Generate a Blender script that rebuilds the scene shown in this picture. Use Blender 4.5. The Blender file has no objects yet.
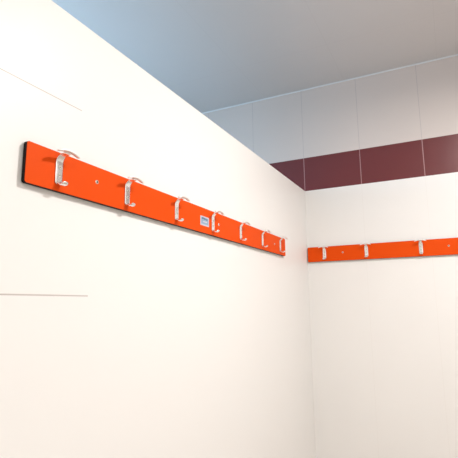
import bpy, bmesh, math
from mathutils import Vector, Matrix
S = bpy.context.scene
COL = S.collection
# ---------------------------------------------------------------- camera
FLOOR = -1.45                      # heights are measured from the camera's eye level
Fpx, yaw, pitch, roll, cx, cy = 442.3, 0.46137, 0.16999, -0.010496, 0.88015, -3.0
cam_d = bpy.data.cameras.new('camera'); cam = bpy.data.objects.new('camera', cam_d); COL.objects.link(cam)
cam_d.sensor_width = 36; cam_d.lens = 36 * Fpx / 458; cam_d.clip_start = .02
f = Vector((-math.sin(yaw)*math.cos(pitch), math.cos(yaw)*math.cos(pitch), math.sin(pitch)))
r = Vector((math.cos(yaw), math.sin(yaw), 0)); u = r.cross(f)
r2 = r*math.cos(roll) + u*math.sin(roll); u2 = -r*math.sin(roll) + u*math.cos(roll)
M = Matrix((r2, u2, -f)).transposed().to_4x4(); M.translation = Vector((cx, cy, 0))
cam.matrix_world = M
S.camera = cam
# ---------------------------------------------------------------- world, lights, exposure
w = bpy.data.worlds.new('world'); S.world = w; w.use_nodes = True
bg = w.node_tree.nodes['Background']; bg.inputs[0].default_value = (.55, .75, 1, 1); bg.inputs[1].default_value = 1.0
S.view_settings.view_transform = 'Standard'; S.view_settings.look = 'None'
S.view_settings.gamma = 1; S.view_settings.use_curve_mapping = False
S.view_settings.exposure = -0.08
CEIL = 1.571
LAMPS = [(1.42, -1.5, 1.42), (1.9, -3.75, 1.42)]  # main lamp, then a fill lamp added behind the camera
def area(name, loc, rot, size, power, col, shape='DISK', size_y=None, spread=180):
    l = bpy.data.lights.new(name, 'AREA'); l.shape = shape; l.size = size
    if size_y: l.size_y = size_y
    l.energy = power; l.color = col; l.spread = math.radians(spread)
    o = bpy.data.objects.new(name, l); o.location = loc; o.rotation_euler = rot; COL.objects.link(o); return o
area('lamp_or_fill_light', LAMPS[0], (0, 0, 0), .2, 46, (1, .968, .925))
area('lamp_or_fill_light', LAMPS[1], (0, 0, 0), .2, 28, (1, .968, .925))  # added fill, evens out the brightness of the partition
area('daylight', (-2.15, -1.9, .75), (0, -math.pi/2, 0), .9, 52, (.48, .74, 1), 'RECTANGLE', 1.6)

# ---------------------------------------------------------------- materials
def mat(name, col, rough=.5, metal=0, spec=.5, emit=None):
    m = bpy.data.materials.new(name); m.use_nodes = True
    b = m.node_tree.nodes['Principled BSDF']
    b.inputs['Base Color'].default_value = (*col, 1); b.inputs['Roughness'].default_value = rough
    b.inputs['Metallic'].default_value = metal; b.inputs['Specular IOR Level'].default_value = spec
    if emit:
        b.inputs['Emission Color'].default_value = (*emit[0], 1); b.inputs['Emission Strength'].default_value = emit[1]
    return m
class NT:
    def __init__(s, m): s.t = m.node_tree; s.n = s.t.nodes; s.b = s.n['Principled BSDF']
    def link(s, a, b): s.t.links.new(a, b)
    def math(s, op, a, b=None, c=None):
        n = s.n.new('ShaderNodeMath'); n.operation = op
        for i, v in enumerate((a, b, c)):
            if v is None: continue
            if isinstance(v, (int, float)): n.inputs[i].default_value = v
            else: s.link(v, n.inputs[i])
        return n.outputs[0]
    def xyz(s):
        t = s.n.new('ShaderNodeTexCoord'); x = s.n.new('ShaderNodeSeparateXYZ'); s.link(t.outputs['Object'], x.inputs[0]); s.obj = t.outputs['Object']; return x.outputs
    def mix(s, fac, a, b):
        n = s.n.new('ShaderNodeMix'); n.data_type = 'RGBA'
        if isinstance(fac, (int, float)): n.inputs[0].default_value = fac
        else: s.link(fac, n.inputs[0])
        for i, v in ((6, a), (7, b)):
            if isinstance(v, tuple): n.inputs[i].default_value = (*v, 1)
            else: s.link(v, n.inputs[i])
        return n.outputs[2]
    def lines(s, c, pitch, off, width):      # mask of joints every `pitch`
        a = s.math('FRACT', s.math('ADD', s.math('DIVIDE', s.math('SUBTRACT', c, off), pitch), .5))
        d = s.math('MULTIPLY', s.math('ABSOLUTE', s.math('SUBTRACT', a, .5)), pitch)
        return s.math('LESS_THAN', d, width/2)
    def noise(s, scale, detail=3, vec=None):
        n = s.n.new('ShaderNodeTexNoise'); n.inputs['Scale'].default_value = scale; n.inputs['Detail'].default_value = detail
        s.link(vec or s.obj, n.inputs['Vector']); return n.outputs['Fac']
    def bump(s, h, strength, dist=.002):
        n = s.n.new('ShaderNodeBump'); n.inputs['Strength'].default_value = strength; n.inputs['Distance'].default_value = dist
        s.link(h, n.inputs['Height']); s.link(n.outputs[0], s.b.inputs['Normal'])
TILE = .395
def tile_mat(name, col, grout, rough, axis, width=.004, zpitch=None, zoff=0, spec=.5):
    m = mat(name, col, rough, spec=spec); t = NT(m); c = t.xyz()
    k = t.lines(c[axis], TILE, 0, width)
    if zpitch: k = t.math('MAXIMUM', k, t.lines(c[2], zpitch, zoff, width))
    n = t.noise(1.5)
    base = t.mix(n, tuple(v*.97 for v in col), tuple(min(1, v*1.03) for v in col))
    t.link(t.mix(k, base, grout), t.b.inputs['Base Color'])
    t.bump(t.math('SUBTRACT', 1, k), .15)
    return m
white = (.875, .862, .845)
M_white = tile_mat('white_wall_tile', white, (.835, .815, .79), .35, 0, .002, spec=.3)
M_burg = tile_mat('burgundy_tile', (.155, .032, .034), (.42, .24, .24), .3, 0, .0045)
M_grey = tile_mat('grey_glazed_tile', (.70, .615, .565), (.56, .49, .47), .25, 0, .003)
# partition: white tile with two fine joints near the far end of the bench side
M_part = mat('white_partition_tile', white, .4, spec=.3)
t = NT(M_part); c = t.xyz()
def hline(z, yend, wd):
    a = t.math('LESS_THAN', t.math('ABSOLUTE', t.math('SUBTRACT', c[2], z)), wd/2)
    return t.math('MULTIPLY', a, t.math('LESS_THAN', c[1], yend))
k = t.math('MAXIMUM', hline(.5377, -2.143, .0028), hline(.0278, -2.09, .0035))
t.link(t.mix(k, white, (.58, .53, .51)), t.b.inputs['Base Color'])
M_plain = mat('white_paint', (.80, .78, .75), .6)
M_ceil = mat('ceiling_paint', (.66, .63, .61), .7)
t = NT(M_ceil); c = t.xyz()
k = t.math('MAXIMUM', t.lines(c[0], .6, -.28, .004), t.lines(c[1], 1.2, -.5, .004))
t.link(t.mix(t.math('MULTIPLY', k, .4), (.66, .63, .61), (.60, .57, .55)), t.b.inputs['Base Color'])
M_floor = tile_mat('floor_tile', (.50, .42, .36), (.25, .23, .22), .4, 0, .005, .395)
M_trim = mat('ceiling_trim_white', (.78, .78, .78), .5)
M_orange = mat('orange_laminate', (.78, .074, .001), .55, spec=.12)
M_core = mat('black_laminate_core', (.007, .006, .006), .7, spec=.2)
M_steel = mat('brushed_aluminium', (.90, .89, .87), .25, 1)
M_satin = mat('satin_aluminium', (.93, .92, .90), .5, .85)
M_screw = mat('zinc_screw', (.72, .69, .60), .35, 1)
M_dark = mat('dark_recess', (.02, .02, .018), .8)
M_label = mat('label_paper', (.56, .57, .64), .5)
M_blue = mat('label_blue_print', (.26, .38, .54), .5)
M_ink = mat('label_dark_print', (.05, .08, .15), .5)

# ---------------------------------------------------------------- mesh helpers
def new(name, bm, ms, parent=None, smooth=False):
    me = bpy.data.meshes.new(name); bmesh.ops.recalc_face_normals(bm, faces=bm.faces[:]); bm.to_mesh(me); bm.free()
    for m in (ms if isinstance(ms, (list, tuple)) else [ms]): me.materials.append(m)
    o = bpy.data.objects.new(name, me); COL.objects.link(o)
    if parent: o.parent = parent
    if smooth:
        for p in me.polygons: p.use_smooth = True
    return o
def box(bm, a, b, mi=0):
    v = [bm.verts.new((x, y, z)) for x in (a[0], b[0]) for y in (a[1], b[1]) for z in (a[2], b[2])]
    for q in ((0,1,3,2),(4,6,7,5),(0,4,5,1),(2,3,7,6),(0,2,6,4),(1,5,7,3)):
        bm.faces.new([v[i] for i in q]).material_index = mi
def struct(name, parts, m):
    bm = bmesh.new()
    for p in parts: box(bm, *p)
    o = new(name, bm, m); o['kind'] = 'structure'; return o
def cyl(bm, c, n, rad, h, seg=24, rad2=None, mi=0):
    """solid of revolution: disc at c, pushed h along n"""
    n = Vector(n).normalized(); a = n.orthogonal().normalized(); b = n.cross(a); c = Vector(c)
    rad2 = rad if rad2 is None else rad2
    lo = [bm.verts.new(c + (a*math.cos(i*2*math.pi/seg) + b*math.sin(i*2*math.pi/seg))*rad) for i in range(seg)]
    hi = [bm.verts.new(c + n*h + (a*math.cos(i*2*math.pi/seg) + b*math.sin(i*2*math.pi/seg))*rad2) for i in range(seg)]
    fs = [bm.faces.new(lo), bm.faces.new(hi)] + [bm.faces.new((lo[i], lo[(i+1) % seg], hi[(i+1) % seg], hi[i])) for i in range(seg)]
    for q in fs: q.material_index = mi

# ---------------------------------------------------------------- the room
XL, XR, YF, T = -2.2, 3.0, -4.6, .12
PT = .797                                   # top of the white partition
bm = bmesh.new()                            # far tiled wall: white below, one burgundy course, grey above
for z0, z1, mi in ((FLOOR, PT, 0), (PT, 1.043, 1), (1.043, CEIL, 2)):
    box(bm, (XL-T, 0, z0), (XR+T, T, z1), mi)
o = new('wall_back', bm, [M_white, M_burg, M_grey]); o['kind'] = 'structure'
struct('wall_partition', [((-.1, YF, FLOOR), (0, 0, PT))], M_part)
struct('wall_right', [((XR, YF, FLOOR), (XR+T, 0, CEIL))], M_plain)
struct('wall_front', [((XL-T, YF-T, FLOOR), (XR+T, YF, CEIL))], M_plain)
wy0, wy1, wz0, wz1 = -2.8, -1.0, .25, 1.25
struct('wall_left', [((XL-T, YF, FLOOR), (XL, wy0, CEIL)), ((XL-T, wy1, FLOOR), (XL, 0, CEIL)),
                     ((XL-T, wy0, FLOOR), (XL, wy1, wz0)), ((XL-T, wy0, wz1), (XL, wy1, CEIL))], M_plain)
struct('floor', [((XL-T, YF-T, FLOOR-.1), (XR+T, T, FLOOR))], M_floor)
struct('ceiling', [((XL-T, YF-T, CEIL), (XR+T, T, CEIL+.1))], M_ceil)
struct('trim_1', [((XL, -.006, CEIL-.008), (XR, 0, CEIL))], M_trim)
g = .05
win = struct('window_1', [((XL-.09, wy0, wz0), (XL-.03, wy0+g, wz1)), ((XL-.09, wy1-g, wz0), (XL-.03, wy1, wz1)),
                    ((XL-.09, wy0+g, wz0), (XL-.03, wy1-g, wz0+g)), ((XL-.09, wy0+g, wz1-g), (XL-.03, wy1-g, wz1)),
                    ((XL-.09, -1.925, wz0+g), (XL-.03, -1.875, wz1-g))], M_trim)

# ceiling lamp above the view, and a second fitting added behind the camera as fill
M_glow = mat('lamp_diffuser', (.9, .9, .9), .5, emit=((1, .968, .925), 12))
for LAMP, txt in zip(LAMPS, ('between the tiled wall and the partition, nearer the burgundy band', 'added as unseen fill behind the camera, farthest from the tiled wall')):
    lt = bpy.data.objects.new('ceiling_or_fill_lamp', None); COL.objects.link(lt); lt.location = (LAMP[0], LAMP[1], CEIL)
    lt['label'] = 'round white ceiling lamp ' + txt; lt['category'] = 'lamp'; lt['group'] = 'round ceiling lamps'
    hh = CEIL - LAMP[2] - .022
    bm = bmesh.new(); cyl(bm, (0, 0, 0), (0, 0, -1), .14, hh, 40, .125); new('housing', bm, M_trim, lt)
    bm = bmesh.new(); cyl(bm, (0, 0, -hh), (0, 0, -1), .112, .012, 40, .104); new('diffuser', bm, M_glow, lt)

# ---------------------------------------------------------------- coat rails
# local frame of a rail: +X runs along the wall, +Y comes out of the wall, Z up
def board_mesh(L, H, y0, y1, rc, chamf=.0006):
    bm = bmesh.new()
    def outline(ins):
        pts = []
        for (px, pz, a0) in ((L-rc, H/2-rc, 0), (rc, H/2-rc, 90), (rc, -H/2+rc, 180), (L-rc, -H/2+rc, 270)):
            for k in range(7):
                a = math.radians(a0 + k*15); pts.append((px + (rc-ins)*math.cos(a), pz + (rc-ins)*math.sin(a)))
        return pts
    rings = [[bm.verts.new((x, y, z)) for x, z in outline(i)] for y, i in ((y0, 0), (y1-.0012, 0), (y1, chamf))]
    n = len(rings[0])
    bm.faces.new(rings[0]).material_index = 1
    for a, b, mi in ((0, 1, 1), (1, 2, 0)):
        for i in range(n): bm.faces.new((rings[a][i], rings[a][(i+1) % n], rings[b][(i+1) % n], rings[b][i])).material_index = mi
    bm.faces.new(rings[2]).material_index = 0
    return bm

def strip(bm, path, th):
    """bend a metal strip: path = [(y, z, halfwidth, droop)], thickness th; width runs along X with rounded outline"""
    P = [Vector((0, p[0], p[1])) for p in path]; n = len(P); NX = 8; rows = []
    for i in range(n):
        t = (P[min(i+1, n-1)] - P[max(i-1, 0)]).normalized(); nn = Vector((0, -t.z, t.y))
        top, bot = [], []
        for k in range(NX+1):
            s = -1 + 2*k/NX; e = .45 if k in (0, NX) else 1
            d = Vector((path[i][2]*s, 0, -path[i][3]*s*s))
            top.append(bm.verts.new(P[i] + d + nn*th/2*e)); bot.append(bm.verts.new(P[i] + d - nn*th/2*e))
        rows.append(top + bot[::-1])
    m = len(rows[0])
    for i in range(n-1):
        for k in range(m): bm.faces.new((rows[i][k], rows[i][(k+1) % m], rows[i+1][(k+1) % m], rows[i+1][k]))
    for rw in (rows[0], rows[-1]):
        for k in range(NX): bm.faces.new((rw[k], rw[k+1], rw[m-2-k], rw[m-1-k]))

YB = .016                                   # board face
ZC = .3325                                  # board centre height
def make_hook(parent):
    # z values below are relative to the board centre
    bm = bmesh.new(); th = .003; y0 = YB + th/2
    W = .0115
    path = [(y0, -.0335, W*.55, 0), (y0, -.0325, W*.8, 0), (y0, -.029, W, 0), (y0, -.010, W, 0), (y0, .010, W, 0), (y0, .024, W, 0)]
    # the plate leans out of the board in a smooth bend and rises to the hat bar
    for a in range(15, 91, 15):
        A = math.radians(a); path.append((y0 + .022*(1-math.cos(A)), .024 + .019*math.sin(A), W*(1-.1*math.sin(A)), 0))
    path.append((y0 + .030, .0450, W*.9, 0))
    strip(bm, path, th)
    plate = new('hook', bm, M_steel, parent, True)
    # hat bar: wide arched strip whose ends droop
    bm = bmesh.new()
    strip(bm, [(YB+.0265, .0465, .026, .003), (YB+.0275, .0480, .0325, .0065), (YB+.0315, .0490, .0350, .0080),
               (YB+.0355, .0480, .0340, .0076), (YB+.0370, .0465, .027, .0045)], .0065)
    new('hat_bar', bm, M_satin, plate, True)
    # lower prong
    bm = bmesh.new()
    pp = [(YB+.003, -.0275, .007, 0), (YB+.005, -.0320, .0085, 0), (YB+.011, -.0362, .0095, 0), (YB+.018, -.0370, .0100, 0),
          (YB+.024, -.0352, .0095, 0), (YB+.0270, -.0315, .0075, 0), (YB+.0275, -.0297, .004, 0)]
    strip(bm, pp, .0035)
    new('lower_prong', bm, M_steel, plate, True)
    for z in (.011, -.010):
        bm = bmesh.new(); cyl(bm, (0, YB+th, z), (0, 1, 0), .0042, .0016, 16, .0032)
        cyl(bm, (0, YB+th+.0016, z), (0, 1, 0), .0014, .0002, 6, mi=1)
        new('screw', bm, [M_screw, M_dark], plate)
    return plate
def clone(o, parent):
    c = o.copy(); COL.objects.link(c); c.parent = parent
    for ch in list(o.children): clone(ch, c)
    return c
proto = None
def rail(name, label, L, hooks, fix, origin, rot, sign=1):
    global proto
    root = bpy.data.objects.new(name, None); COL.objects.link(root)
    root.location = origin; root.rotation_euler = (0, 0, rot)
    root['label'] = label; root['category'] = 'coat rack'; root['group'] = 'orange wall coat rails'
    new('board', board_mesh(L, .1015, .0035, YB, .0065), [M_orange, M_core], root)
    for x in hooks:
        h = proto_hook(root) if proto is None else clone(proto, root)
        if proto is None: proto = h
        h.location = (x, 0, 0)
    for x, z in fix:
        bm = bmesh.new(); cyl(bm, (x, YB-.0004, z), (0, 1, 0), .0062, .0016, 24, .0046)
        cyl(bm, (x, YB+.0012, z), (0, 1, 0), .0028, .0003, 6, mi=1)
        new('fixing_screw', bm, [M_screw, M_dark], root)
    return root
proto_hook = make_hook
HL = [-2.226, -1.960, -1.686, -1.412, -1.140, -.871, -.602]
# left rail: local +X -> world -Y, local +Y -> world +X  (rotation -90 degrees)
y_end = -.512
left = rail('coat_rail', 'orange coat rail with seven metal hooks and a small label, on the white partition', 1.811,
            [y_end - y for y in HL], [(y_end+2.090, .007), (y_end+1.359, .003), (y_end+.69, 0)], (0, y_end, ZC), -math.pi/2)
left.rotation_euler[1] = -.0025   # its far-from-corner end hangs a few millimetres higher
# right rail: on the tiled back wall, local +Y -> world -Y, local +X -> world -X (rotation 180)
X1 = 1.25
right = rail('coat_rail', 'orange coat rail running out of view on the tiled wall below the burgundy band', X1-.006,
             [X1-.123, X1-.401, X1-.731], [(X1-.247, .004), (X1-.887, .004)], (X1, 0, ZC+.004), math.pi)

# paper label on the left rail
la, lb = y_end+1.515, y_end+1.446
la, lb = min(la, lb), max(la, lb)
bm = bmesh.new(); z0, z1 = -.022, .016
box(bm, (la, YB, z0), (lb, YB+.0004, z1), 0)
box(bm, (la+.006, YB+.0004, z0+.006), (lb-.006, YB+.0006, z1-.005), 1)
for a, b, zz, hh in ((.10,.22,.026,.006), (.26,.36,.027,.006), (.40,.52,.025,.006), (.58,.68,.026,.005), (.72,.86,.024,.005)):
    box(bm, (lb-.006-(lb-la-.012)*b, YB+.0006, z0+zz), (lb-.006-(lb-la-.012)*a, YB+.0008, z0+zz+hh), 2)
box(bm, (la+.016, YB+.0006, z0+.014), (lb-.020, YB+.0008, z0+.019), 0)
lab = new('label', bm, [M_label, M_blue, M_ink], left)
lab['label'] = 'small white and blue printed label'
